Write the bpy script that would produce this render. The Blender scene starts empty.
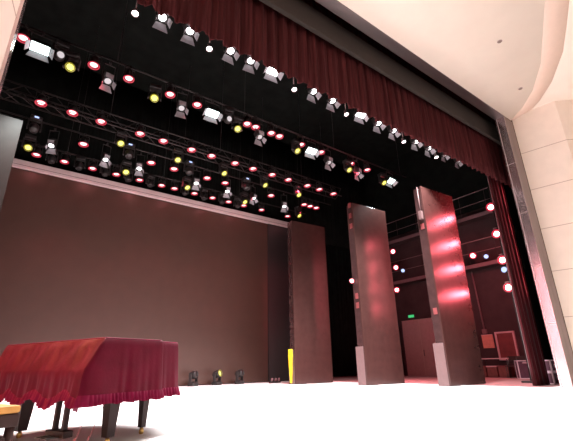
import bpy, bmesh, math, random
from mathutils import Matrix, Vector
random.seed(7)
PI = math.pi
sc = bpy.context.scene
col = sc.collection

# ------------------------------------------------------------------ materials
def new_mat(name):
    m = bpy.data.materials.new(name); m.use_nodes = True
    return m, m.node_tree.nodes, m.node_tree.links, m.node_tree.nodes['Principled BSDF']

def mat(name, color, rough=.5, metal=0., spec=.5, noise=0., nscale=8., bump=0., bscale=60., stretch=None, sheen=0., tint=None):
    m, n, l, b = new_mat(name)
    b.inputs['Roughness'].default_value = rough
    b.inputs['Metallic'].default_value = metal
    b.inputs['Specular IOR Level'].default_value = spec
    if tint: b.inputs['Specular Tint'].default_value = (*tint, 1)
    if sheen:
        b.inputs['Sheen Weight'].default_value = sheen
        b.inputs['Sheen Roughness'].default_value = .4
    b.inputs['Base Color'].default_value = (*color, 1)
    tc = n.new('ShaderNodeTexCoord'); mp = n.new('ShaderNodeMapping')
    l.new(tc.outputs['Object'], mp.inputs['Vector'])
    if stretch: mp.inputs['Scale'].default_value = stretch
    if noise:
        t = n.new('ShaderNodeTexNoise'); t.inputs['Scale'].default_value = nscale; t.inputs['Detail'].default_value = 5
        r = n.new('ShaderNodeValToRGB')
        r.color_ramp.elements[0].position = .3; r.color_ramp.elements[1].position = .7
        r.color_ramp.elements[0].color = (*[c*(1-noise) for c in color], 1)
        r.color_ramp.elements[1].color = (*[min(1, c*(1+noise)) for c in color], 1)
        l.new(mp.outputs[0], t.inputs['Vector']); l.new(t.outputs['Fac'], r.inputs[0]); l.new(r.outputs[0], b.inputs['Base Color'])
    if bump:
        t = n.new('ShaderNodeTexNoise'); t.inputs['Scale'].default_value = bscale
        bp = n.new('ShaderNodeBump'); bp.inputs['Strength'].default_value = bump; bp.inputs['Distance'].default_value = .01
        l.new(mp.outputs[0], t.inputs['Vector']); l.new(t.outputs['Fac'], bp.inputs['Height']); l.new(bp.outputs[0], b.inputs['Normal'])
    return m

def emis(name, color, strength):
    m, n, l, b = new_mat(name)
    b.inputs['Base Color'].default_value = (.02, .02, .02, 1)
    b.inputs['Emission Color'].default_value = (*color, 1)
    b.inputs['Emission Strength'].default_value = strength
    m.cycles.emission_sampling = 'NONE'
    return m

M = dict(
    cream=mat('cream_plaster', (.86, .74, .65), .6, noise=.03, nscale=3),
    ceil=mat('cream_ceiling', (.90, .80, .70), .7, noise=.02, nscale=2),
    peach=mat('peach_cove', (.86, .68, .58), .7, noise=.02),  # darker shading of the cove band is put into its colour
    seam=mat('wall_joint', (.50, .37, .31), .8),
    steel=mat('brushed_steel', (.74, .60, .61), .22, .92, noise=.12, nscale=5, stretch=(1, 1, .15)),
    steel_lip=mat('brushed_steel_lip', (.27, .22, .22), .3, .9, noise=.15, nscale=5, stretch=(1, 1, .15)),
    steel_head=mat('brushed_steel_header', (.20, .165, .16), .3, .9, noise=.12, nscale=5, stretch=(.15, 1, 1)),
    steel_dark=mat('dark_steel', (.06, .055, .055), .35, .8, noise=.1),
    stage=mat('white_stage_floor', (.86, .82, .82), .45, noise=.03, nscale=2),
    wingfloor=mat('bare_wing_floor', (.26, .13, .13), .5, noise=.15, nscale=2),
    hall=mat('hall_carpet', (.25, .08, .07), .9, noise=.2, nscale=30),
    black=mat('black_masking', (.0085, .0095, .0085), .95, spec=.03, noise=.3, nscale=2),
    wing=mat('dark_wing_wall', (.055, .03, .032), .85, spec=.2, noise=.2, nscale=1.5),
    gray_beam=mat('grey_pelmet', (.032, .022, .018), .8, noise=.15, nscale=1.2),
    valance=mat('red_valance_velvet', (.058, .012, .013), .9, spec=.1, noise=.4, nscale=3, stretch=(6, 6, .15)),
    curtain=mat('red_curtain_velvet', (.060, .007, .010), .85, spec=.1, noise=.25, nscale=3, stretch=(4, 4, .2), sheen=.1),
    screen=mat('led_screen_face', (.066, .031, .024), .40, spec=.45, noise=.06, nscale=2),
    screen_frame=mat('screen_black_edge', (.015, .013, .013), .6),
    header=mat('pale_header', (.62, .47, .47), .5, noise=.04),
    header_dark=mat('header_groove', (.12, .07, .07), .6),
    panel=mat('satin_black_panel', (.046, .019, .017), .25, spec=.4, noise=.12, nscale=4),
    panel_dull=mat('dull_black_panel', (.035, .026, .024), .38, spec=.25, noise=.12, nscale=4),
    panel_side=mat('panel_side_gloss', (.08, .04, .04), .15, .5, noise=.2, nscale=6),
    panel_box=mat('panel_foot_grey', (.13, .075, .075), .5, noise=.08),
    velvet=mat('crimson_velvet', (.062, .0028, .013), .55, spec=.35, tint=(1, .14, .12), noise=.2, nscale=5, bump=.15, bscale=40),
    ruffle=mat('crimson_ruffle', (.11, .005, .026), .6, spec=.5, tint=(1, .1, .2), noise=.15, nscale=12),
    piano=mat('piano_dark_lacquer', (.022, .009, .009), .5, spec=.2, noise=.1),
    wood=mat('bench_dark_wood', (.035, .013, .012), .45, spec=.3, noise=.2),
    bench=mat('gold_bench_pad', (.62, .30, .07), .6, noise=.15, nscale=12),
    brass=mat('brass_caster', (.55, .35, .12), .3, .9),
    body=mat('fixture_black', (.014, .011, .011), .5, noise=.2, nscale=12),
    flap=mat('barn_door_grey', (.30, .27, .29), .6, spec=.2, noise=.1),
    flap_pale=mat('barn_door_pale', (.33, .30, .32), .6, noise=.1),
    alu=mat('truss_dark_alu', (.016, .010, .010), .6, .1, noise=.15),
    yoke=mat('fixture_yoke', (.022, .017, .017), .5, .2, noise=.1),
    rail=mat('gallery_rail', (.20, .10, .11), .5, noise=.1),
    door=mat('pale_stage_door', (.42, .24, .24), .6, noise=.06),
    pinkframe=mat('pale_pink_frame', (.60, .34, .36), .5, noise=.05),
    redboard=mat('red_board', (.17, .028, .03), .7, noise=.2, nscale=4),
    orangeboard=mat('orange_pink_board', (.62, .22, .17), .7, noise=.1),
    crate=mat('rust_red_crate', (.16, .04, .035), .7, noise=.25, nscale=5),
    case=mat('flight_case_purple', (.10, .035, .06), .5, noise=.2),
    caseedge=mat('flight_case_edge', (.80, .62, .68), .35, .2, noise=.05),
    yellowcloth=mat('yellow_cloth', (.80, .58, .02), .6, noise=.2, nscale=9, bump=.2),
    cord=mat('pink_cord', (.22, .05, .07), .7, noise=.1),
    darkseam=mat('panel_joint', (.03, .02, .02), .6),
    hinge=mat('grey_box', (.40, .28, .28), .5, noise=.1),
    l_white=emis('lens_white', (1, .97, .98), 7),
    l_whitedim=emis('lens_white_soft', (1, .9, .92), .7),
    l_cool=emis('lens_cool_flood', (.80, 1, .97), 7),
    l_red=emis('lens_pinkish_red', (1, .50, .52), 3.2),
    l_rim=emis('rim_red', (1, .03, .08), .8),  # glowing ring that stands in for the soft red halo of a lamp
    l_redhot=emis('lens_hot_red', (1, .42, .45), 14),
    l_yellow=emis('lens_yellow', (1, .95, .16), 2.2),
    l_yellowdim=emis('rim_yellow', (.75, .62, .02), .5),  # yellow halo round the lens, made as a dim glowing ring
    l_blue=emis('display_blue', (.45, .55, 1), 1.6),
    l_green=emis('exit_green', (.08, .75, .25), .8),
    l_down=mat('downlight_dark', (.18, .13, .10), .6),
)

# ------------------------------------------------------------------ mesh building
class MB:
    def __init__(s): s.v = []; s.f = []; s.s = []
    def add(s, vs, fs, mx=None, smooth=False):
        k = len(s.v)
        s.v += [tuple(mx @ Vector(v)) if mx is not None else tuple(v) for v in vs]
        s.f += [tuple(i + k for i in f) for f in fs]; s.s += [smooth]*len(fs)
        return s
    def box(s, c, d, mx=None, rz=0.):
        x, y, z = d[0]/2, d[1]/2, d[2]/2
        vs = [(-x,-y,-z),(x,-y,-z),(x,y,-z),(-x,y,-z),(-x,-y,z),(x,-y,z),(x,y,z),(-x,y,z)]
        m = Matrix.Translation(c) @ Matrix.Rotation(rz, 4, 'Z')
        if mx is not None: m = mx @ m
        return s.add(vs, [(3,2,1,0),(4,5,6,7),(0,1,5,4),(1,2,6,5),(2,3,7,6),(3,0,4,7)], m)
    def bx(s, x0, x1, y0, y1, z0, z1):
        return s.box(((x0+x1)/2, (y0+y1)/2, (z0+z1)/2), (x1-x0, y1-y0, z1-z0))
    def tube(s, a, b, r, n=10, r2=None, mx=None, cap=True):
        a, b = Vector(a), Vector(b); d = b - a
        q = d.to_track_quat('Z', 'Y').to_matrix().to_4x4(); r2 = r if r2 is None else r2
        vs = []; L = d.length
        for k in range(n):
            t = 2*PI*k/n; vs.append((r*math.cos(t), r*math.sin(t), 0))
        for k in range(n):
            t = 2*PI*k/n; vs.append((r2*math.cos(t), r2*math.sin(t), L))
        m = Matrix.Translation(a) @ q
        if mx is not None: m = mx @ m
        s.add(vs, [(k, (k+1) % n, (k+1) % n + n, k+n) for k in range(n)], m, True)
        if cap: s.add(vs, [tuple(range(n-1, -1, -1)), tuple(range(n, 2*n))], m)
        return s
    def lathe(s, prof, n=20, mx=None, close=True):
        vs = []; fs = []
        for r, z in prof:
            for k in range(n):
                t = 2*PI*k/n; vs.append((r*math.cos(t), r*math.sin(t), z))
        for i in range(len(prof)-1):
            for k in range(n):
                fs.append((i*n+k, i*n+(k+1) % n, (i+1)*n+(k+1) % n, (i+1)*n+k))
        s.add(vs, fs, mx, True)
        if close:
            s.add(vs, [tuple(range(n-1, -1, -1)), tuple(range((len(prof)-1)*n, len(prof)*n))], mx)
        return s
    def grid(s, rows, mx=None, closed=False):
        n = len(rows[0]); vs = [p for r in rows for p in r]; fs = []
        for i in range(len(rows)-1):
            for k in range(n if closed else n-1):
                fs.append((i*n+k, i*n+(k+1) % n, (i+1)*n+(k+1) % n, (i+1)*n+k))
        return s.add(vs, fs, mx, True)
    def build(s, name, m, parent=None, bevel=0., solid=0.):
        me = bpy.data.meshes.new(name); me.from_pydata(s.v, [], s.f); me.materials.append(m)
        me.polygons.foreach_set('use_smooth', s.s); me.update()
        bm = bmesh.new(); bm.from_mesh(me); bmesh.ops.remove_doubles(bm, verts=bm.verts, dist=1e-5)
        bmesh.ops.recalc_face_normals(bm, faces=bm.faces); bm.to_mesh(me); bm.free()
        o = bpy.data.objects.new(name, me); col.objects.link(o)
        if parent is not None: o.parent = parent
        if bevel:
            md = o.modifiers.new('b', 'BEVEL'); md.width = bevel; md.segments = 2; md.limit_method = 'ANGLE'
        if solid:
            md = o.modifiers.new('s', 'SOLIDIFY'); md.thickness = solid; md.offset = -1
        return o

def tag(o, label=None, cat=None, group=None, kind=None):
    for k, v in (('label', label), ('category', cat), ('group', group), ('kind', kind)):
        if v: o[k] = v
    return o
def thing(name, label, cat, loc=(0, 0, 0), rz=0., group=None):
    o = bpy.data.objects.new(name, None); col.objects.link(o)
    o.location = loc; o.rotation_euler = (0, 0, rz); o.empty_display_size = .1
    return tag(o, label, cat, group)
def struct(name, mb, m, parent=None, **k):
    o = mb.build(name, m, parent, **k)
    if parent is None: o['kind'] = 'structure'
    return o
def copy_tree(o, parent=None):
    kids = [c for c in bpy.data.objects if c.parent == o]
    c = o.copy(); col.objects.link(c)
    if parent is not None: c.parent = parent
    for k in kids: copy_tree(k, c)
    return c

# ------------------------------------------------------------------ camera
cam = bpy.data.cameras.new('camera'); co = bpy.data.objects.new('camera', cam); col.objects.link(co)
F = Vector((.5590974, .75234615, .34840402)); R = Vector((.80681818, -.59047257, -.01966161)); U = Vector((-.19093068, -.29209145, .93713823))
co.matrix_world = Matrix(((R.x, U.x, -F.x, 0), (R.y, U.y, -F.y, 0), (R.z, U.z, -F.z, .7), (0, 0, 0, 1)))
cam.sensor_fit = 'HORIZONTAL'; cam.sensor_width = 36; cam.lens = 387.8058/573*36
cam.clip_start = .05; cam.clip_end = 200
sc.camera = co

# ------------------------------------------------------------------ the setting
YF, YB, ZH = 4.38, 4.66, 8.23          # portal front and back planes, header height
XL, XR = -.42, 12.25                   # portal jambs
struct('floor', MB().bx(-9, 20, 1.0, 18, -.12, 0), M['stage'])
struct('floor_wing', MB().bx(12.1, 18.99, 4.9, 17.0, 0, .004), M['wingfloor'])
struct('trim_1', MB().bx(-9, 20, .9, .995, -1.0, 0), M['steel_dark'])
struct('floor_hall', MB().bx(-9, 20, -12, .89, -1.1, -1.0), M['hall'])
struct('wall_back', MB().bx(-9, 20, 17.5, 17.7, 0, 13), M['black'])
struct('wall_wing_left', MB().bx(-9.2, -9, 4.7, 17.5, 0, 13), M['black'])
struct('wall_wing_right', MB().bx(19.0, 19.2, 4.7, 17.5, 0, 13), M['wing'])
struct('wall_wing_upper', MB().bx(18.88, 18.99, 4.8, 17.0, 8.0, 12.95), M['black'])
struct('ceiling_fly', MB().bx(-9.2, 19.2, 4.3, 17.7, 13, 13.2), M['black'])
# proscenium wall: front skin cream, back black
struct('wall_proscenium_right', MB().bx(XR+.02, 19.2, YF+.06, YB-.02, 0, 13), M['black'])
struct('wall_proscenium_left', MB().bx(-9.2, XL-.02, YF+.06, YB-.02, 0, 13), M['black'])
struct('wall_proscenium_header', MB().bx(XL-.02, XR+.02, YF+.06, YB-.02, ZH+.02, 13), M['black'])
# steel portal lining: return plus narrow lip
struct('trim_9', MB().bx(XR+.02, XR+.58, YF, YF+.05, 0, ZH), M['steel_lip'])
jr = MB(); jr.bx(XR, XR+.02, YF, YB, 0, ZH)
struct('trim_2', jr, M['steel'])
jl = MB(); jl.bx(XL-.02, XL, YF, YB, 0, ZH); jl.bx(XL-.03, XL-.02, YF, YF+.05, 0, ZH)
struct('trim_3', jl, M['steel'])
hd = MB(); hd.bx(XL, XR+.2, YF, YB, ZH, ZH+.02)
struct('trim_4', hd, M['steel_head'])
js = MB()
for z in (1.6, 3.2, 4.85, 6.5): js.bx(XR-.003, XR+.001, YF, YB, z, z+.012)
js.bx(XR-.008, XR, YB-.05, YB-.035, 0, ZH)
struct('trim_5', js, M['hinge'])

# cream side walls of the hall, splayed, with panel joints
def splay(name, pts, side, joint_name):
    w = MB(); j = MB()
    for (x0, y0), (x1, y1) in zip(pts, pts[1:]):
        d = Vector((x1-x0, y1-y0, 0)); nrm = Vector((d.y, -d.x, 0)).normalized()*.15*side
        a, b = Vector((x0, y0, 0)), Vector((x1, y1, 0))
        vs = []
        for z in (-1.0, 9.2):
            vs += [tuple(p + Vector((0, 0, z))) for p in (a, b, b+nrm, a+nrm)]
        w.add(vs, [(0,1,2,3),(4,5,6,7),(0,1,5,4),(1,2,6,5),(2,3,7,6),(3,0,4,7)])
        inn = -nrm.normalized()*.004
        for z in (.49, 1.79, 3.09, 4.39, 5.69, 6.99):
            q = [a+inn+Vector((0,0,z)), b+inn+Vector((0,0,z)), b+inn+Vector((0,0,z+.018)), a+inn+Vector((0,0,z+.018))]
            q2 = [p - inn*1.5 for p in q]
            j.add([tuple(p) for p in q+q2], [(0,1,2,3),(7,6,5,4),(0,1,5,4),(1,2,6,5),(2,3,7,6),(3,0,4,7)])
    struct(name, w, M['cream']); struct(joint_name, j, M['seam'])
d1 = Vector((.21009, -.97768)); p0 = Vector((XR+.60, YF-.005)); p1 = p0 + d1*1.25
p2 = p1 + Vector((.75, -.66))*2.2; p3 = p2 + Vector((.9, -.44))*3
splay('wall_right', [tuple(p) for p in (p0, p1, p2, p3)], -1, 'trim_6')
q0 = Vector((XL-.03, YF-.005)); q1 = q0 + Vector((-.21, -.978))*1.6; q2 = q1 + Vector((-.75, -.66))*4
splay('wall_left', [tuple(p) for p in (q0, q1, q2)], 1, 'trim_7')

# hall ceiling: a slab with a curved edge, sloped cove, higher outer ceiling
ax = [(7.2, .6), (7.9, 1.15), (8.48, 1.66), (9.4, 2.0), (10.3, 2.35), (11.1, 2.72), (11.9, 3.25), (12.45, 3.85), (12.75, YF)]
ax = [(6.9, -1.5), (7.25, -.4), (7.8, .7), (8.48, 1.62), (9.5, 2.08), (10.67, 2.60), (11.7, 3.25), (12.3, 3.80), (12.75, YF)]
def off(i, d):
    a = Vector(ax[max(i-1, 0)]); b = Vector(ax[min(i+1, len(ax)-1)]); t = (b-a).normalized()
    return Vector(ax[i]) + Vector((t.y, -t.x))*d
cb = MB(); n = len(ax)
low = [(x, y, ZH+.02) for x, y in ax]; up = [(x, y, ZH+.9) for x, y in ax]
lo2 = [(-9, y, ZH+.02) for x, y in ax]; up2 = [(-9, y, ZH+.9) for x, y in ax]
cb.grid([lo2, low]); cb.grid([up2, up]); cb.grid([low, up])
struct('ceiling', cb, M['ceil'])
cv = MB(); outr = [(*off(i, .55), ZH+.20) for i in range(n)]
cv.grid([[(x, y, ZH+.02) for x, y in ax], outr, [(x, y, ZH+.4) for x, y, z in outr], [(x, y, ZH+.4) for x, y in ax]])
struct('trim_8', cv, M['peach'])
struct('ceiling_outer', MB().grid([outr, [(20, y-1.5*(i < 1)*0, ZH+.20) for i, (x, y, z) in enumerate(outr)]]).add(
    [(6, -1.5, ZH+.2), (20, -1.5, ZH+.2), (20, -9, ZH+.2), (-9, -9, ZH+.2), (-9, -1.5, ZH+.2)], [(0, 1, 2, 3, 4)]), M['ceil'])
for lab, (x, y) in (('small dark recessed downlight in the cream ceiling, the one nearer the curved cove', (11.3, 3.42)),
                    ('small dark recessed downlight in the cream ceiling, the one farther from the steel header', (8.96, 2.87))):
    t = thing('recessed_downlight', lab, 'ceiling light', (x, y, ZH+.02), 0, 'downlights in the hall ceiling')
    MB().lathe([(.055, -.012), (.06, -.006), (.06, .002)], 16).build('trim_ring', M['hinge'], t)
    MB().lathe([(.001, -.0135), (.048, -.013)], 16, close=False).build('lens', M['l_down'], t)

# ------------------------------------------------------------------ drapery
def drape(name, x0, x1, y, z0, z1, m, label, cat, wave=.06, per=.28, rz=0., loc=None, seed=1, rows=14, side=False):
    rnd = random.Random(seed); W = x1-x0; N = int(W/.022)
    ph = [rnd.random()*6.28 for _ in range(6)]
    def f(u, t):
        return (wave*(.55+.45*(1-t))*math.sin(2*PI*u/per + .9*math.sin(u*1.7+ph[0]) + ph[1])
                + wave*.45*math.sin(2*PI*u/(per*.43)+ph[2]+.6*math.sin(u*3+ph[3]))
                + wave*.25*math.sin(2*PI*u/(per*.19)+ph[4]))
    rr = []
    for i in range(rows+1):
        t = i/rows
        rr.append([(x0 + W*k/N, f(W*k/N, t), z0+(z1-z0)*t) for k in range(N+1)])
    mb = MB().grid(rr)
    o = mb.build(name, m, None, solid=.012)
    o.location = loc or (0, y, 0); o.rotation_euler = (0, 0, rz)
    return tag(o, label, cat)
drape('valance_curtain', -3, 17, 5.2, 6.36, 12.4, M['valance'], 'dark red pleated velvet valance hanging across the top of the stage above the front spotlights', 'curtain',   .05, .30)
drape('stage_curtain', 12.50, 13.46, 5.42, .01, 8.2, M['curtain'], 'dark red velvet house curtain gathered in a tall column beside the steel jamb', 'curtain', .055, .24, seed=3)
pel = MB().bx(-2.5, 16, 4.95, 5.05, 7.78, 8.44)
tag(pel.build('pelmet_board', M['gray_beam'], None, bevel=.01), 'long grey brown pelmet board between the steel header and the red valance', 'pelmet')
drape('black_backdrop', -8.5, 18.8, 17.1, .01, 12.5, M['black'], 'black cloth hanging along the back of the stage behind the big screen', 'backdrop', .05, .35, seed=5, rows=3)
drape('border_curtain', -8.5, 18.5, 15.95, 7.2, 12.9, M['black'], 'black border curtain hanging right behind the top of the big screen', 'curtain', .015, .8, seed=8, rows=3)
drape('masking_curtain', 14.6, 17.0, 5.95, .01, 8.2, M['black'], 'black masking curtain behind the red curtain and the stacked flight cases', 'curtain', .03, .2, seed=9)

# ------------------------------------------------------------------ LED wall
YS = 15.44
scr = thing('led_screen', 'huge dark brown LED screen filling the back of the stage under a pale header', 'screen', (5, YS, 0))
MB().bx(-8.6, 5.27-.0, 0, .12, .03, 7.42).build('display_panel', M['screen'], scr)
MB().bx(5.27, 6.6, -.05, .14, .0, 7.42).build('side_frame', M['screen_frame'], scr)
hb = MB().bx(-8.6, 6.58, -.12, .16, 7.43, 7.72).build('header_box', M['header'], scr, bevel=.008)
MB().bx(-8.6, 6.58, -.126, -.119, 7.52, 7.535).build('groove', M['header_dark'], hb)

# ------------------------------------------------------------------ standing wing panels
W_, T_ = 1.806, 6.514
def wing_panel(label, x, y, mirror=1, face='panel'):
    t = thing('wing_panel', label, 'stage panel', (x, y, 0), -.05*mirror, 'tall satin wing panels')
    s = mirror
    def X(a, b): return (min(a*s, b*s), max(a*s, b*s))
    a, b = X(0, W_)
    MB().bx(a, b, 0, .06, .015, T_).build('face_panel', M[face], t, bevel=.004)
    a, b = X(.012, .065)
    MB().bx(a, b, .062, .34, 1.24, T_-.02).build('side_panel', M['panel_side'], t, bevel=.004)
    for k in (0, 1):
        a, b = X(W_-.10-.9*k, W_-.05-.9*k)
        MB().bx(a, b, .062, .12, 1.0, T_-.1).build('support_post', M['alu'], t)
    a, b = X(.0, .55)
    MB().bx(a, b, .064, .44, .0, 1.235).build('foot_box', M['panel_box'], t, bevel=.006)
    a, b = X(.9, W_-.02)
    MB().bx(a, b, .064, .44, .0, .16).build('foot_weight', M['steel_dark'], t, bevel=.006)
    return t
P1 = wing_panel('tall satin black wing panel with a yellow cloth at its foot, beside the screen', 9.4965, 12.419)
P2 = wing_panel('tall black wing panel glowing dull red, between the other two on the pale door side', 10.277, 9.564)
P3 = wing_panel('tallest looking wing panel with rows of hot red reflections, nearest the red curtain', 11.2246, 7.1453)
P4 = wing_panel('tall glossy wing panel seen edge on beside the steel jamb above the piano', -.36, 10.4, -1, 'panel_dull')
# pole with a box clamped on the side edge of the last two panels
def side_gear(t, zt):
    MB().tube((-.05, .12, zt-.95), (-.05, .12, zt-.02), .018).tube((-.05, .12, zt-.1), (.02, .12, zt-.1), .012).build('clamp_pole', M['panel_box'], t)
    MB().box((-.06, .12, zt-1.08), (.11, .12, .30)).build('junction_box', M['panel_box'], t, bevel=.01)
side_gear(P3, T_)
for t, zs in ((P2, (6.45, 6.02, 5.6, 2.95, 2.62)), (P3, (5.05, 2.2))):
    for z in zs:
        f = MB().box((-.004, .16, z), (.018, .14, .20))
        f.build('side_plate', M['redboard'], t, bevel=.004)  # squares of red light on the panel side, built as coloured plates

# yellow beam's reflection on the first panel's foot, shaped as a solid sheet
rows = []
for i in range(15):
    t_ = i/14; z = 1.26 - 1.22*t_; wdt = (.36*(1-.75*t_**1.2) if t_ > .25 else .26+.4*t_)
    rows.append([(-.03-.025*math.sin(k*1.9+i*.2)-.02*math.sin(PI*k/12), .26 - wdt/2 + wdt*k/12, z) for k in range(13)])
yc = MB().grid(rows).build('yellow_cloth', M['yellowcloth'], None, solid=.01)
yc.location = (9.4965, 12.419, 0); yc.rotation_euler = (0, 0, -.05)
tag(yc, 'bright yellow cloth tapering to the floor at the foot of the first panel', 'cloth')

# ------------------------------------------------------------------ lighting bars
def bar(name, label, y, z, x0, x1, r=.027):
    t = thing(name, label, 'lighting bar', ((x0+x1)/2, y, z), 0, 'lighting bars over the stage')
    h = (x1-x0)/2
    MB().tube((-h, 0, 0), (h, 0, 0), r, 12).build('pipe', M['alu'], t)
    for k in range(5):
        xx = -h+.4+(2*h-.8)*k/4
        MB().tube((xx, 0, 0), (xx, 0, 12.97-z), .006, 6).build('hanging_cable', M['alu'], t)
    return t
ZA, ZB, ZC, ZC2, ZD = 7.98, 8.42, 8.42, 8.22, 8.16
YA, YBb, YC, YC2, YD = 6.45, 9.3, 12.0, 13.2, 14.75
bar('lighting_bar', 'front lighting bar just behind the red valance, holding the white spotlights', YA, ZA, -2, 14.5)
bar('lighting_bar', 'middle lighting bar carrying red lamps and glaring floodlights', YBb, ZB, -3, 13.6)
bar('lighting_bar', 'lighting bar behind the box truss with red lamps and small white spots', YC2, ZC2, -3, 12.6)
bar('lighting_bar', 'lowest lighting bar, running right above the pale header of the screen', YD, ZD, -3, 12.2)
# box truss
tr = thing('box_truss', 'dark box truss with diagonal lacing, reddened by the lamps hung under it', 'truss', (4.8, YC, ZC))
tl = 7.2
for dy, dz in ((-.2, 0), (.2, 0), (-.2, -.38), (.2, -.38)):
    MB().tube((-tl-1, dy, dz), (tl, dy, dz), .026, 10).build('chord', M['alu'], tr)
lac = MB(); k = 0; x = -tl-1
while x < tl-.01:
    x2 = min(x+.4, tl); a, b = (0, -.38) if k % 2 else (-.38, 0)
    for dy in (-.2, .2): lac.tube((x, dy, a), (x2, dy, b), .011, 6)
    lac.tube((x, -.2, -.38), (x2, .2, -.38), .011, 6); x = x2; k += 1
lac.build('lacing', M['alu'], tr)
for xx in (-7, -3, 1, 5): MB().tube((xx, 0, 0), (xx, 0, 12.97-ZC), .008, 6).build('hoist_chain', M['alu'], tr)

# ---- fixtures. Local origin = the bar; the head hangs h below and faces down with a slight tilt
def axis_mx(h, tilt):
    # local -Z becomes the beam direction, tilted toward the hall (-Y)
    return Matrix.Translation((0, 0, -h)) @ Matrix.Rotation(-tilt, 4, 'X')
def hanger(t, h, w=.15):
    MB().box((0, 0, -.005), (.05, .075, .085)).build('clamp', M['yoke'], t, bevel=.004)
    y = MB().box((0, 0, -.065), (2*w+.02, .035, .012))
    for s in (-1, 1): y.box((s*w, 0, -.06-(h-.06)/2), (.010, .035, h-.05))
    y.build('yoke', M['yoke'], t)
def par_light(h=.27, tilt=.10, r=.115):
    t = thing('par_spotlight', '', 'stage light')
    hanger(t, h, r+.025); mx = axis_mx(h, tilt)
    MB().lathe([(.05, .15), (.085, .135), (r-.005, .06), (r, -.02), (r+.004, -.13), (r-.004, -.135), (r-.01, -.09)], 20, mx, close=False).lathe([(.001, .152), (.05, .15)], 20, mx, close=False).build('can', M['body'], t)
    MB().lathe([(.001, -.108), (r*.5, -.106), (r*.80, -.100)], 20, mx, close=False).build('lens', M['l_red'], t)
    MB().lathe([(r*.80, -.100), (r+.010, -.132), (r+.024, -.140), (r+.028, -.128)], 20, mx, close=False).build('glow_ring', M['l_rim'], t)  # halo of the lamp built as an emissive ring
    return t
def flap_mb(mx, dirx, diry, dist, w1, w2, length, spread):
    # a barn door hinged on the rim, spreading outward
    u = Vector((dirx, diry, 0)); v = Vector((-diry, dirx, 0)); o = u*dist + Vector((0, 0, -.12))
    e = o + u*length*math.sin(spread) + Vector((0, 0, -length*math.cos(spread)))
    nn = (u*math.cos(spread) + Vector((0, 0, math.sin(spread))))*.004
    q = [o - v*w1/2, o + v*w1/2, e + v*w2/2, e - v*w2/2]
    vs = [tuple(p) for p in q] + [tuple(p+nn) for p in q]
    return MB().add(vs, [(0,1,2,3),(7,6,5,4),(0,1,5,4),(1,2,6,5),(2,3,7,6),(3,0,4,7)], mx)
def fresnel(lens, h=.30, tilt=.32, sc_=1., fl='flap'):
    t = thing('fresnel_spotlight', '', 'stage light')
    hanger(t, h, .145*sc_); mx = axis_mx(h, tilt) @ Matrix.Scale(sc_, 4)
    MB().box((0, 0, .04), (.22, .22, .24), mx).lathe([(.10, -.08), (.105, -.115), (.095, -.12), (.09, -.09)], 20, mx, close=False).build('housing', M['body'], t, bevel=.012)
    MB().lathe([(.001, -.118), (.05, -.112), (.082, -.10)], 18, mx, close=False).build('lens', lens, t)
    for dx, dy, w1, w2, L, sp in ((0, 1, .20, .32, .20, .38), (1, 0, .13, .17, .16, .40), (-1, 0, .10, .12, .12, .15), (0, -1, .18, .20, .14, 2.7)):
        flap_mb(mx, dx, dy, .112, w1, w2, L, sp).build('barn_door', M[fl], t)
    return t
def flood(lens, h=.34, tilt=.5, w=.44, d=.26):
    t = thing('flood_spotlight', '', 'stage light')
    hanger(t, h, w/2+.02); mx = axis_mx(h, tilt)
    MB().box((0, 0, .02), (w, d, .16), mx).build('housing', M['body'], t, bevel=.015)
    MB().box((0, 0, -.064), (w-.04, d-.04, .012), mx).build('lens', lens, t)
    for dx, dy, w1, w2, L, sp, ds in ((0, 1, w-.06, w+.06, .17, .5, d/2), (1, 0, d-.06, d, .14, .6, w/2), (-1, 0, d-.06, d, .14, .6, w/2)):
        flap_mb(mx @ Matrix.Translation((0, 0, .06)), dx, dy, ds, w1, w2, L, sp).build('barn_door', M['flap'], t)
    return t
def moving_head(lens, rim=None, tilt=.9, standing=False, blue=False):
    t = thing('moving_head_spotlight', '', 'stage light')
    s = -1 if standing else 1
    b = MB().box((0, 0, -s*.06), (.30, .24, .11))
    if not standing: b.box((0, 0, .01), (.05, .08, .08))
    bo = b.build('base', M['body'], t, bevel=.02)
    if blue: MB().box((0, -.123, -s*.06), (.11, .006, .05)).build('display', M['l_blue'], bo)
    y = MB()
    for k in (-1, 1): y.box((k*.165, 0, -s*.27), (.035, .11, .32))
    y.box((0, 0, -s*.13), (.36, .11, .03)); y.build('yoke', M['yoke'], t, bevel=.01)
    mx = Matrix.Translation((0, 0, -s*.36)) @ Matrix.Rotation(-tilt, 4, 'X')
    MB().lathe([(.02, .16), (.08, .15), (.125, .08), (.13, 0), (.115, -.10), (.10, -.14), (.085, -.142), (.08, -.11)], 20, mx, close=False).lathe([(.001, .162), (.02, .16)], 20, mx, close=False).build('head', M['body'], t)
    MB().lathe([(.001, -.128), (.045, -.124), (.080, -.110)], 18, mx, close=False).build('lens', lens, t)
    if rim: MB().lathe([(.083, -.138), (.108, -.146), (.118, -.130)], 18, mx, close=False).build('glow_ring', rim, t)
    return t
def small_spot(h=.42, lens=None):
    t = thing('pencil_spotlight', '', 'stage light')
    MB().box((0, 0, -.005), (.04, .07, .08)).build('clamp', M['yoke'], t)
    MB().tube((0, 0, -.04), (0, 0, -h+.08), .012, 8).build('stem', M['hinge'], t)
    mx = axis_mx(h, .25)
    MB().lathe([(.02, .09), (.035, .08), (.05, -.03), (.075, -.08), (.07, -.082), (.045, -.04)], 16, mx, close=False).build('housing', M['hinge'], t)
    MB().lathe([(.001, -.062), (.064, -.066)], 16, mx, close=False).build('lens', lens or M['l_white'], t)
    return t

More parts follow.
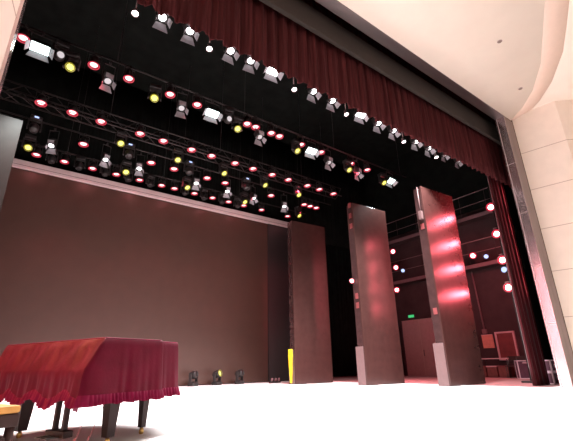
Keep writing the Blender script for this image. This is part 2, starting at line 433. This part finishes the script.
ORD = ['first','second','third','fourth','fifth','sixth','seventh','eighth','ninth','tenth','eleventh','twelfth','thirteenth','fourteenth']
def hang(make, xs, y, z, label, group, jitter=.25, rz0=0., zoff=0.):
    first = None; out = []
    for i, x in enumerate(xs):
        if first is None: o = first = make()
        else: o = copy_tree(first)
        o.location = (x, y, z); o.rotation_euler = (0, 0, rz0 + random.uniform(-jitter, jitter))
        o['label'] = label.replace('#', ORD[i]); o['group'] = group; out.append(o)
    return out
def spot(name, loc, target, energy, color, size=70, blend=.6, r=.06):
    l = bpy.data.lights.new(name, 'SPOT'); l.energy = energy; l.color = color; l.spot_size = math.radians(size); l.spot_blend = blend; l.shadow_soft_size = r
    o = bpy.data.objects.new(name, l); col.objects.link(o); o.location = loc
    o.rotation_euler = (Vector(target)-Vector(loc)).to_track_quat('-Z', 'Y').to_euler()
    return o

# front bar
XA = [1.64, 2.25, 3.25, 3.8, 5.77, 6.46, 8.37, 9.08, 10.23, 10.96]
XAs = [11.91]
hang(lambda: fresnel(M['l_white']), XA, YA, ZA, '# white flap spotlight from the piano end of the front bar under the valance', 'white flap spotlights on the front bar', .12)
hang(lambda: flood(M['l_white'], .34, .45, .34, .2), [4.44, 7.59], YA, ZA, '# small white floodlight from the piano end of the front bar under the valance', 'small floodlights on the front bar', .1)
hang(lambda: fresnel(M['l_whitedim'], .28, .3, .8), [11.91, 12.77], YA, ZA, '# dimmer flap spotlight at the red curtain end of the front bar', 'dim spotlights at the end of the front bar', .1)
hang(lambda: small_spot(.55), [1.11, 2.73, 5.12, 6.99, 9.56, 11.34], YA, ZA, '# tiny white pencil spotlight from the piano end of the front bar', 'pencil spotlights on the front bar', .2)
# middle bar
XBr = [-.72, .82, 1.69, 2.84, 3.67, 5.40, 5.72, 6.34, 6.68, 7.62, 8.56, 10.11, 11.03]
hang(par_light, XBr, YBb, ZB, '# red wash lamp from the piano end of the middle lighting bar', 'red wash lamps on the middle bar', .2)
hang(lambda: moving_head(M['l_yellow'], M['l_yellowdim'], .7), [.34, 2.42, 5.04, 7.39, 9.92, 11.94], YBb, ZB-.30, '# yellow moving light from the piano end of the middle lighting bar', 'yellow moving lights on the middle bar', .3)
hang(lambda: flood(M['l_cool'], .40, .5, .42, .26), [-.36, 4.16, 8.08, 12.44], YBb, ZB-.05, '# glaring cool white floodlight from the piano end of the middle bar', 'glaring floodlights on the middle bar', .15)
hang(lambda: fresnel(M['l_whitedim'], .52, .45, 1., 'flap_pale'), [1.19, 3.2, 5.86, 8.9, 10.43], YBb, ZB-.12, '# dim grey flap spotlight from the piano end of the middle bar', 'dim spotlights on the middle bar', .3)
hang(lambda: moving_head(M['l_whitedim'], None, 1.2), [.06, 4.72], YBb, ZB-.12, '# unlit black moving light from the piano end of the middle bar', 'unlit moving lights on the middle bar', .3)
# box truss
XC = [-.11, .72, 1.53, 2.74, 3.53, 4.56, 5.35, 6.33, 7.14, 8.06, 8.88, 9.92, 10.61, 11.46]
hang(lambda: par_light(.27, .10, .13), XC, YC-.22, ZC-.02, '# red wash lamp from the piano end on the front of the box truss', 'red wash lamps on the box truss', .2)
hang(lambda: moving_head(M['l_yellow'], M['l_yellowdim'], .7), [2.22, 4.15, 5.96, 7.81, 9.56], YC, ZC-.43, '# yellow moving light from the piano end slung under the box truss', 'yellow moving lights under the box truss', .3)
hang(lambda: moving_head(M['body'], None, .5, blue=True), [-.13, 2.53, 4.6, 6.97], YC, ZC-.78, '# black blue-display moving light from the piano end of the box truss', 'moving lights with blue displays', .15)
# bar behind the truss
hang(lambda: par_light(.27, .10, .13), [1.3, 3.59, 4.47, 5.85, 6.66, 8.97, 10.87, 11.24, 11.62], YC2, ZC2, '# red wash lamp from the piano end of the bar behind the box truss', 'red wash lamps behind the box truss', .2)
hang(lambda: fresnel(M['l_white'], .55, .35, .95), [.42, 2.04, 3.2, 5.4, 6.77, 8.03, 9.69], YC2, ZC2-.12, '# white spotlight from the piano end of the bar behind the box truss', 'white spotlights behind the box truss', .4)
hang(lambda: moving_head(M['l_yellow'], M['l_yellowdim'], .7), [-.17, 2.75, 5.02, 7.58, 10.49], YC2, ZC2-.60, '# yellow moving light from the piano end of the bar behind the box truss', 'yellow moving lights behind the box truss', .3)
# bar above the screen
XD = [.09, .96, 1.9, 2.75, 3.64, 4.54, 5.09, 5.99, 6.85, 7.66, 8.46, 9.46, 11.03]
hang(lambda: par_light(.27, .08, .12), XD, YD, ZD, '# red wash lamp from the piano end of the bar above the screen', 'red wash lamps above the screen', .2)
hang(lambda: moving_head(M['body'], None, .2), [.56, 1.46, 2.35, 3.2, 4.07, 5.55, 6.44, 7.32, 8.14], YD, ZD-.05, '# dark unlit moving light from the piano end of the screen bar', 'dark moving lights above the screen', .5)

# moving lights standing on the floor in front of the screen
for lab, x, y, lens, rim in (('black moving light on the floor before the screen, nearest the piano', 6.56, 15.0, M['body'], None),
                   ('floor moving light with a glowing yellow lens before the screen', 7.53, 14.95, M['l_yellow'], M['l_yellowdim']),
                   ('black moving light on the floor before the screen, nearest the wing panels', 8.52, 14.9, M['body'], None)):
    o = moving_head(lens, rim, PI/2+.25, standing=True); o.location = (x, y, 0); o.rotation_euler = (0, 0, .5); o.scale = (1.12,)*3
    o['label'] = lab; o['group'] = 'moving lights on the floor before the screen'
t = thing('floor_lamp_bar', 'low dark lamp bar lying on the floor before the black edge of the screen', 'stage light', (9.85, 14.3, 0))
MB().box((0, 0, .03), (.5, .16, .06)).build('base', M['body'], t, bevel=.01)
for k in (-.16, .02, .18): MB().lathe([(.03, 0), (.05, .05), (.045, .12), (.02, .14)], 14, Matrix.Translation((k, 0, .06)) @ Matrix.Rotation(.4, 4, 'X')).build('lamp_head', M['rail'], t)

# side boom behind the red curtain, whose lamps mirror in the nearest panel
bm_ = thing('boom_stand', 'vertical lamp stand behind the red curtain with red lamps stacked up it', 'lighting stand', (14.22, 6.2, 0))
MB().tube((0, 0, 0), (0, 0, 6.9), .026, 12).tube((0, -1.15, 0), (0, -1.15, 6.9), .026, 12).build('pole', M['alu'], bm_)
for z in (.6, 3.25, 4.25, 5.25, 6.25): 
    MB().tube((0, .15, z), (0, -.45, z), .024, 10).build('cross_bar', M['rail'], bm_)
    MB().tube((0, -1.0, z), (0, -1.3, z), .024, 10).build('cross_bar', M['rail'], bm_)
for yy, dd in ((.05, .40), (-1.25, .30)): MB().box((0, yy, .03), (.3, dd, .06)).build('base', M['steel_dark'], bm_, bevel=.01)
def side_lamp(lens=None, rim=True):
    # faces -X (towards the stage)
    t = thing('side_lamp', '', 'stage light')
    mx = Matrix.Rotation(PI/2, 4, 'Y')
    MB().lathe([(.05, .16), (.10, .13), (.115, 0), (.12, -.10), (.108, -.105)], 18, mx, close=False).lathe([(.001, .162), (.05, .16)], 18, mx, close=False).build('can', M['body'], t)
    MB().lathe([(.001, -.085), (.07, -.082), (.098, -.078)], 18, mx, close=False).build('lens', lens or M['l_redhot'], t)
    if rim: MB().lathe([(.098, -.080), (.125, -.110), (.160, -.114), (.164, -.09)], 18, mx, close=False).build('glow_ring', M['l_rim'], t)
    MB().box((.02, 0, .14), (.035, .28, .012)).box((.02, .135, .07), (.035, .01, .15)).box((.02, -.135, .07), (.035, .01, .15)).build('yoke', M['yoke'], t)
    return t
s0 = side_lamp(); used = False; LV = ['top', 'second', 'third', 'lowest']
for i, z in enumerate((6.01, 4.97, 4.0, 3.03)):
    for j, dy in enumerate((0, -.40, -1.15)):
        o = s0 if not used else copy_tree(s0); used = True
        o.location = (14.10, 6.2+dy, z); o.rotation_euler = (0, 0, .15 if j == 0 else 0)
        o['label'] = '%s red lamp of the side stand, %s' % (LV[i], ('in view beside the red curtain', 'tucked behind the red curtain', 'closest to the steel jamb')[j]); o['group'] = 'red lamps on the side stand'
w0 = side_lamp(M['l_blue'], False); w0.location = (14.10, 6.2, 3.66); w0['label'] = 'small bluish white lamp under the third red lamp of the side stand'
# gallery lamps
for k, (lab, p, l, rim) in enumerate((
    ('red lamp on the gallery rail above the pale door, topmost of three', (18.3, 14.1, 6.84), M['l_redhot'], True),
    ('red lamp at the middle height above the pale door beside a white lamp', (18.3, 14.03, 5.86), M['l_redhot'], True),
    ('small white lamp beside the red one above the pale door', (18.3, 13.57, 5.59), M['l_blue'], False),
    ('red lamp under the gallery close above the pale door', (18.3, 14.15, 4.58), M['l_redhot'], True),
    ('red lamp on the gallery between the nearest panel and the lamp stand', (18.3, 9.40, 5.50), M['l_redhot'], True),
    ('bluish white lamp on the gallery between the nearest panel and the lamp stand', (18.3, 8.78, 5.32), M['l_blue'], False))):
    o = copy_tree(s0) if l is M['l_redhot'] else copy_tree(w0)
    o.location = p; o.rotation_euler = (0, 0, .55); o['label'] = lab; o['group'] = 'lamps on the side galleries'
o = copy_tree(s0); o.location = (10.22, 9.86, 3.5); o.rotation_euler = (0, 0, 1.0); o.scale = (.6, .6, .6)
o['label'] = 'small red lamp clamped to the side edge of the middle wing panel'; o['group'] = 'lamps clamped on panel edges'

# side galleries on the wing wall
for z, lab in ((5.05, 'lower gallery walkway with rail along the dark wing wall'), (7.5, 'upper gallery walkway with rail along the dark wing wall')):
    g = thing('gallery_walkway', lab, 'gallery', (18.5, 11, z), 0, 'galleries on the wing wall')
    MB().bx(-.1, .48, -5.5, 5.5, -.12, 0).build('deck', M['wing'], g)
    MB().bx(-.13, -.1, -5.5, 5.5, -.12, .06).build('edge_strip', M['rail'], g)
    MB().tube((-.1, -5.5, 1.2), (-.1, 5.5, 1.2), .022, 8).tube((-.1, -5.5, .62), (-.1, 5.5, .62), .014, 8).build('handrail', M['rail'], g)
    for k in range(9): MB().tube((-.1, -5.4+1.35*k, 0), (-.1, -5.4+1.35*k, 1.2), .016, 8).build('rail_post', M['wing'], g)
# double door on the wing wall
dr = MB().bx(18.94, 18.995, 12.30, 14.58, 0, 2.92)
do = struct('door_1', dr, M['door'])
MB().bx(18.93, 18.941, 13.43, 13.445, 0, 2.9).build('door_gap', M['seam'], do)
for y0, y1, z0, z1 in ((14.58, 14.68, 0, 3.0), (12.2, 12.3, 0, 3.0), (12.2, 14.68, 2.92, 3.02)):
    MB().bx(18.9, 18.998, y0, y1, z0, z1).build('door_frame', M['wing'], do)
MB().tube((18.90, 13.33, 1.0), (18.90, 13.33, 1.3), .014, 8).tube((18.90, 13.33, 1.03), (18.945, 13.33, 1.03), .01, 6).tube((18.90, 13.33, 1.27), (18.945, 13.33, 1.27), .01, 6).build('door_handle', M['steel_dark'], do)
ex = thing('exit_sign', 'small green lit exit sign above the pale double door', 'sign', (18.93, 13.88, 3.12))
MB().box((.03, 0, 0), (.06, .42, .18)).build('housing', M['body'], ex, bevel=.005)
MB().box((-.004, 0, 0), (.008, .38, .14)).build('face', M['l_green'], ex)

# wing wall clutter
fb = thing('framed_board', 'tall red board in a pale pink frame on the wing wall behind the table', 'board', (18.9, 8.97, .69))
MB().bx(.02, .08, -.38, .38, .03, 1.2).build('board', M['redboard'], fb)
fr = MB()
for y0, y1, z0, z1 in ((-.44, -.36, 0, 1.24), (.36, .44, 0, 1.24), (-.36, .36, 0, .07), (-.36, .36, 1.17, 1.24)): fr.bx(0, .09, y0, y1, z0, z1)
fr.build('frame', M['pinkframe'], fb)
ob = thing('notice_board', 'small square orange pink notice board on the wing wall under a pipe', 'board', (18.93, 9.8, 1.24))
MB().bx(0, .06, -.26, .26, 0, .6).build('board', M['orangeboard'], ob, bevel=.01)
MB().bx(-.006, .0, -.27, .27, .585, .61).build('top_edge', M['pinkframe'], ob)
tag(MB().tube((18.93, 9.85, 1.95), (18.93, 9.95, 4.9), .035, 8).box((18.93, 9.86, 2.0), (.1, .2, .2)).build('wall_pipe', M['rail'], None), 'thin vertical pipe running up the dark wing wall above the small notice board', 'pipe')
tb = thing('trestle_table', 'long pale topped table along the wing wall in front of the framed board', 'table', (18.2, 9.75, 0))
MB().bx(-.35, .35, -1.25, 1.6, .75, .79).build('tabletop', M['pinkframe'], tb, bevel=.005)
for x in (-.3, .3):
    for y in (-1.15, .1, 1.5): MB().tube((x, y, 0), (x, y, .75), .02, 8).build('leg', M['steel_dark'], tb)
for k in range(5):
    c = thing('storage_crate', 'rust red crate under the long table, %s from the framed board side' % ORD[k], 'crate', (18.2, 8.85+.50*k, .004), 0, 'crates under the table')
    MB().bx(-.25, .25, -.22, .22, .02, .42).build('body', M['crate'], c, bevel=.01)
    MB().bx(-.27, .27, -.235, .235, .42, .47).build('lid', M['pinkframe' if k % 2 else 'redboard'], c, bevel=.01)
for k, y in enumerate((8.35, 7.95)):
    ch = thing('folding_chair', '', 'chair', (17.7, y, 0), .3*k, 'chairs by the table')
    ch['label'] = ('dark folding chair next to the crates at the table end', 'dark folding chair between the table and the rounded flight case')[k]
    MB().box((0, 0, .45), (.4, .38, .03)).build('seat', M['wood'], ch); MB().box((.19, 0, .75), (.02, .36, .2)).build('backrest', M['wood'], ch)
    for sx in (-1, 1):
        for sy in (-1, 1): MB().tube((.17*sx, .17*sy, 0), (.17*sx*(.9), .17*sy, .44 if sx < 0 else .84), .012, 6).build('leg', M['steel_dark'], ch)

def flight_case(label, loc, dims, rz=0., group=None, lid=.62):
    w, d, h = dims; t = thing('flight_case', label, 'flight case', loc, rz, group)
    MB().bx(-w/2+.01, w/2-.01, -d/2+.01, d/2-.01, .01, h-.01).build('body', M['case'], t)
    e = MB(); s = .035
    for z in (s/2, h-s/2):
        for y in (-d/2+s/2, d/2-s/2): e.box((0, y, z), (w, s, s))
        for x in (-w/2+s/2, w/2-s/2): e.box((x, 0, z), (s, d, s))
    for x in (-w/2+s/2, w/2-s/2):
        for y in (-d/2+s/2, d/2-s/2): e.box((x, y, h/2), (s, s, h))
    e.build('edging', M['caseedge'], t)
    for x in (-w*.25, w*.25): MB().box((x, -d/2-.003, h*.5), (.10, .012, .09)).build('latch', M['caseedge'], t)
    return t
flight_case('lower purple flight case with pale metal edges, beside the steel jamb', (14.05, 5.42, 0.0), (.78, .40, .34), -.2, 'stacked flight cases by the jamb')
flight_case('upper purple flight case with pale metal edges, topmost of the stack by the jamb', (14.02, 5.42, 0.343), (.72, .40, .34), -.2, 'stacked flight cases by the jamb')
flight_case('pale edged flight case standing at the end of the long table, beside the red curtain', (17.2, 7.72, 0), (.55, .42, .68), .6)

# ------------------------------------------------------------------ grand piano under its cover
ZT = .98
P = dict(L=Vector((.19, 5.88)), R=Vector((.91, 4.19)), T=Vector((1.56, 4.47)), T2=Vector((1.88, 4.84)))
e1 = (P['R']-P['L']).normalized(); e2 = Vector((-e1.y, e1.x))      # along keyboard, toward the tail
pn = thing('grand_piano', 'dark grand piano standing on the white stage under a crimson velvet cover', 'piano', (.9, 4.9, 0))
O = Vector((.9, 4.9))
outline = [P['L'], P['R'], P['T'], Vector((1.57, 4.66)), P['T2'], Vector((1.98, 5.35)), Vector((1.75, 5.9)), Vector((1.25, 6.25)), Vector((.75, 6.15))]
cen = sum(outline, Vector((0, 0)))/len(outline)
inner = [(cen + (p-cen)*.88) - O for p in outline]
def prism(pts, z0, z1):
    mb = MB(); k = len(pts)
    vs = [(p.x, p.y, z0) for p in pts] + [(p.x, p.y, z1) for p in pts]
    return mb.add(vs, [tuple(range(k-1, -1, -1)), tuple(range(k, 2*k))] + [(i, (i+1) % k, (i+1) % k+k, i+k) for i in range(k)])
prism(inner, .58, .93).build('body', M['piano'], pn, bevel=.01)
kb = [p - O for p in (P['L']+e1*.2+e2*.15, P['R']-e1*.15+e2*.15, P['R']-e1*.15-e2*.05, P['L']+e1*.2-e2*.05)]
prism(kb, .58, .66).build('keyslip', M['piano'], pn, bevel=.01)
def leg(c, w, top, parent):
    l = MB(); a = math.atan2(e1.y, e1.x)
    mx = Matrix.Translation((c.x, c.y, 0)) @ Matrix.Rotation(a, 4, 'Z')
    rows = [[(sx*ww/2, sy*ww/2, z) for sx, sy in ((-1,-1),(1,-1),(1,1),(-1,1))] for ww, z in ((w*.62, .07), (w*.95, top-.12), (w*1.1, top-.1), (w*1.1, top))]
    l.grid(rows, mx, closed=True).add([(sx*w*.31, sy*w*.31, .07) for sx, sy in ((-1,-1),(1,-1),(1,1),(-1,1))], [(3,2,1,0)], mx)
    l.s = [False]*len(l.s)
    o = l.build('leg', M['piano'], parent)
    MB().lathe([(.018, 0), (.026, .012), (.026, .04), (.016, .07)], 12, Matrix.Translation((c.x, c.y, 0))).build('caster', M['brass'], o)
leg(Vector((1.115, 4.51))-O, .135, .6, pn)
leg(Vector((.465, 5.66))-O, .16, .6, pn)
leg(Vector((1.58, 4.96))-O, .10, .6, pn)
ly = MB(); c = P['L']*.31 + P['R']*.69 + e2*.03 - O
for s in (-.075, .075): ly.box((c.x+e1.x*s, c.y+e1.y*s, .36), (.04, .05, .5), rz=math.atan2(e1.y, e1.x))
ly.box((c.x, c.y, .12), (.30, .10, .06), rz=math.atan2(e1.y, e1.x))
lo = ly.build('pedal_lyre', M['piano'], pn, bevel=.006)
for s in (-.08, 0, .08):
    q = c + e1*s - e2*.10
    MB().box((q.x, q.y, .10), (.025, .14, .012), rz=math.atan2(e1.y, e1.x)).build('pedal', M['steel_dark'], lo)

# cover: top, slope over the keys, sides with folds, swagged front hem, ruffle band
seg = []; npt = len(outline)
for i in range(npt):
    a, b = outline[i], outline[(i+1) % npt]; k = max(2, int((b-a).length/.007))
    for j in range(k):
        p = a + (b-a)*((j/k)**1.6 if i == 1 else j/k)
        wf = 0.
        if i == 0: wf = 1.
        seg.append((p, i, j/k))
N = len(seg); per = 0.; arc = []
for i in range(N):
    arc.append(per); per += (seg[(i+1) % N][0]-seg[i][0]).length
def nrm(i):
    a, b = seg[(i-7) % N][0], seg[(i+7) % N][0]; t = (b-a).normalized(); return Vector((t.y, -t.x))
rnd = random.Random(4)
def frontness(i):
    p, k, t = seg[i]
    return 1. if k == 0 else 0.
def fold(s, amp):
    return amp*(math.sin(s*21+1.3*math.sin(s*5)) + .6*math.sin(s*37+2+math.sin(s*9)) + .3*math.sin(s*71))
def ring(lvl):
    out = []
    for i in range(N):
        p, k, t = seg[i]; n_ = nrm(i); s = arc[i]
        front = frontness(i)
        # smooth change of the key slope round the two corners
        dL = (p-P['L']).length; dR = (p-P['R']).length
        hem = .455
        if lvl == 0: z, o_ = ZT, 0
        else:
            if front:
                tt = t
                slope = .155
                seq = [(ZT-.015, .012), (.90, .05), (.80, .10), (.70, slope), (.665, slope+.012), (.60, slope+.010), (.53, slope+.016)]
                z, o_ = seq[lvl-1]
                n_ = -e2
                amp = (0, .001, .011, .014, .001, .002, .006, .012)[lvl]
                p = p + e1*(.13*(1-tt)**2*(0, 0, .3, .7, 1, 1, 1, 1)[lvl])
                o_ += (fold(s*.62 + (.0, 0, .05, .12, .2, 0, 0, 0)[lvl], amp) if lvl < 5 else fold(s*1.1, amp))
                if lvl == 7:
                    z = .43 + .085*abs(math.cos(PI*3.5*tt))**2.2
            else:
                seq = [(ZT-.015, .010), (.90, .018), (.80, .024), (.70, .03), (.64, .034), (.57, .038), (.47, .045)]
                z, o_ = seq[lvl-1]
                amp = (0, .0005, .001, .002, .003, .004, .006, .008)[lvl]
                # pulled out toward the key slope at the corners
                fR = max(0, 1-dR/.10) if k == 1 else (max(0, 1-dL/.10) if k == npt-1 else 0)
                o_ += fold(s, amp)
                sh = fR*(0, .012, .05, .10, .155, .165, .165, .165)[lvl]
                p = p - e2*sh + (e1*(.13*fR*(0, 0, .3, .7, 1, 1, 1, 1)[lvl]) if k == npt-1 else e1*0)
        q = p + n_*o_
        out.append((q.x, q.y, z))
    return out
R_ = [ring(l) for l in range(8)]
cvb = MB(); cvb.grid(R_, closed=True)
mid = [tuple(Vector((cen.x, cen.y, ZT+.004)) + (Vector(v)-Vector((cen.x, cen.y, ZT)))*.5) for v in R_[0]]
cvb.grid([R_[0], mid], closed=True); cvb.add(mid, [tuple(range(N))], smooth=True)
pc = cvb.build('piano_cover', M['velvet'], None)
tag(pc, 'crimson velvet piano cover with a ruffled hem draped over the grand piano', 'cover')
# ruffle band, pleated along the true length of the hem
hem = [0.]
for i in range(1, N): hem.append(hem[-1] + math.dist(R_[7][i-1][:2], R_[7][i][:2]))
rf = []
for l, (dz, g) in enumerate(((.010, 0.0), (-.015, .006), (-.05, .014), (-.080, .020))):
    out = []
    for i in range(N):
        x, y, z = R_[7][i]; n_ = nrm(i) if seg[i][1] else -e2
        pl = math.sin(hem[i]*150 + 1.5*math.sin(hem[i]*9)) * (.001, .008, .013, .016)[l]
        out.append((x + n_.x*(g+pl+.003), y + n_.y*(g+pl+.003), z+dz + .006*math.sin(arc[i]*40)*(l == 3)))
    rf.append(out)
MB().grid(rf, closed=True).build('ruffle', M['ruffle'], pc)
# piping along the top edge
pp = MB()
for i in range(0, N, 6):
    a = R_[0][i]; b = R_[0][(i+6) % N]; pp.tube(a, b, .006, 6, cap=False)
pp.build('piping', M['ruffle'], pc)
# cords hanging under the cover
for k, (s, dz) in enumerate(((.02, 0), (.09, .0))):
    q = P['R'] - e2*.10 + e2*s*2
    tp = (q.x, q.y, .42); bt = (q.x-.10, q.y-.02+.03*k, .10)
    MB().tube(tp, bt, .0028, 6).lathe([(.001, 0), (.010, .01), (.008, .03), (.001, .04)], 8, Matrix.Translation(bt)).build('tie_cord', M['cord'], pc)

# piano bench
bn = thing('piano_bench', 'dark wooden bench with a gold padded seat at the keyboard side of the piano', 'bench', (-.06, 3.40, 0), math.atan2(e1.y, e1.x))
MB().box((0, 0, .475), (.74, .34, .045)).build('seat_pad', M['bench'], bn, bevel=.014)  # gold light on the seat is put into the pad colour
MB().box((0, 0, .415), (.74, .34, .072)).build('apron', M['wood'], bn, bevel=.005)
for sx in (-1, 1):
    for sy in (-1, 1): MB().tube((sx*.34, sy*.14, 0), (sx*.34, sy*.14, .38), .018, 8, r2=.028).build('leg', M['wood'], bn)
for sy in (-1, 1): MB().box((0, sy*.14, .30), (.68, .028, .045)).build('stretcher', M['wood'], bn)
for sx in (-1, 1): MB().box((sx*.34, 0, .30), (.028, .28, .045)).build('stretcher', M['wood'], bn)

# ------------------------------------------------------------------ light from the lamps and added spots
WH = (1, .96, .97)
for x in XA + [4.44, 7.59]:
    spot('stage_beam', (x, YA-.12, ZA-.66), (x*.92+.4, YA+1.2, 0), 1300, WH, 100, .5, .07)
for x in (-.36, 4.16, 8.08, 12.33):
    spot('flood_beam', (x, YBb-.15, ZB-.80), (x*.9+.5, YBb-.2, 0), 1300, (.92, 1, .98), 110, .6, .12)
RD = (1, .06, .11)
for x in (.82, 3.67, 6.68, 10.11):
    spot('red_beam', (x, YBb, ZB-.45), (x, YBb+.6, 0), 350, RD, 80, .6)
for x in (.72, 3.53, 6.33, 9.5):
    spot('red_beam', (x, YC-.2, ZC-.45), (x, YC-.2, 0), 350, RD, 80, .6)
for x in (1.3, 4.47, 7.6, 10.87):
    spot('red_beam', (x, YC2, ZC2-.42), (x, YC2+.2, 0), 300, RD, 90, .6)
for x in (.09, 1.9, 3.64, 5.09, 6.85, 8.46, 11.03):
    spot('red_beam', (x, YD, ZD-.42), (x, YD-.6, 0), 14, (1, .25, .28), 150, .4)
for x in (.6, 2.75, 5.0, 7.4, 9.9):
    spot('yellow_beam', (x, YBb-.1, ZB-.75), (x*.7, YBb-5.2, 0), 160, (1, .85, .2), 30, .5)
# unseen spot added beyond the front bar to gild the piano cover
spot('yellow_beam', (-2.9, 6.45, 7.5), (.35, 5.0, .85), 6500, (1, .40, .12), 17, .6, .05)
for z in (1.6, 2.6, 3.8, 5.2):  # unseen spots added to turn the steel jamb pink
    spot('cross_beam', (-1.5, 8.9, z), (12.25, 4.5, z*.55+.6), 130, (1, .38, .42), 34, .6, .12)
spot('cross_beam', (-1.5, 8.9, 1.2), (14.0, 5.5, .35), 900, (1, .6, .7), 7, .5, .05)  # unseen spot added to pick out the flight case edges
# side stand lamps, aimed across the stage at the wing panels
for z in (6.05, 5.01, 4.04, 3.07):
    for dy in (0, -.40, -1.15):
        spot('side_beam', (13.88, 6.2+dy, z), (10.6, 8.4+dy*.5, z-.6), 130, (1, .10, .14), 80, .5, .08)
for p, tg, e in (((18.1, 14.0, 6.8), (11.5, 10, 3.5), 700), ((18.1, 13.9, 5.8), (11.5, 10, 3), 700), ((18.1, 14.0, 4.5), (11.6, 10, 2.5), 500), ((18.1, 9.3, 5.4), (14, 9, 0), 900)):
    spot('gallery_beam', p, tg, e, (1, .10, .13), 75, .5, .08)
spot('gallery_beam', (14.2, 6.3, 5.9), (19, 10.5, 2.5), 900, (1, .16, .2), 90, .6, .1)  # extra red spot at the side stand, added to redden the wing wall
spot('panel_beam', (10.1, 9.8, 3.5), (9.2, 12.4, 5), 60, (1, .1, .12), 90, .5, .05)

# hall light: warm ambience of the lit auditorium
w = bpy.data.worlds.new('hall_ambience'); sc.world = w; w.use_nodes = True
nb = w.node_tree.nodes['Background']; nb.inputs['Color'].default_value = (1.0, .86, .76, 1); nb.inputs['Strength'].default_value = 1.2

sc.view_settings.view_transform = 'Standard'; sc.view_settings.look = 'None'
sc.view_settings.exposure = 0.; sc.view_settings.gamma = 1.; sc.view_settings.use_curve_mapping = False
sc.cycles.max_bounces = 8; sc.cycles.diffuse_bounces = 4; sc.cycles.glossy_bounces = 4
sc.cycles.sample_clamp_indirect = 6
sc.cycles.use_denoising = True
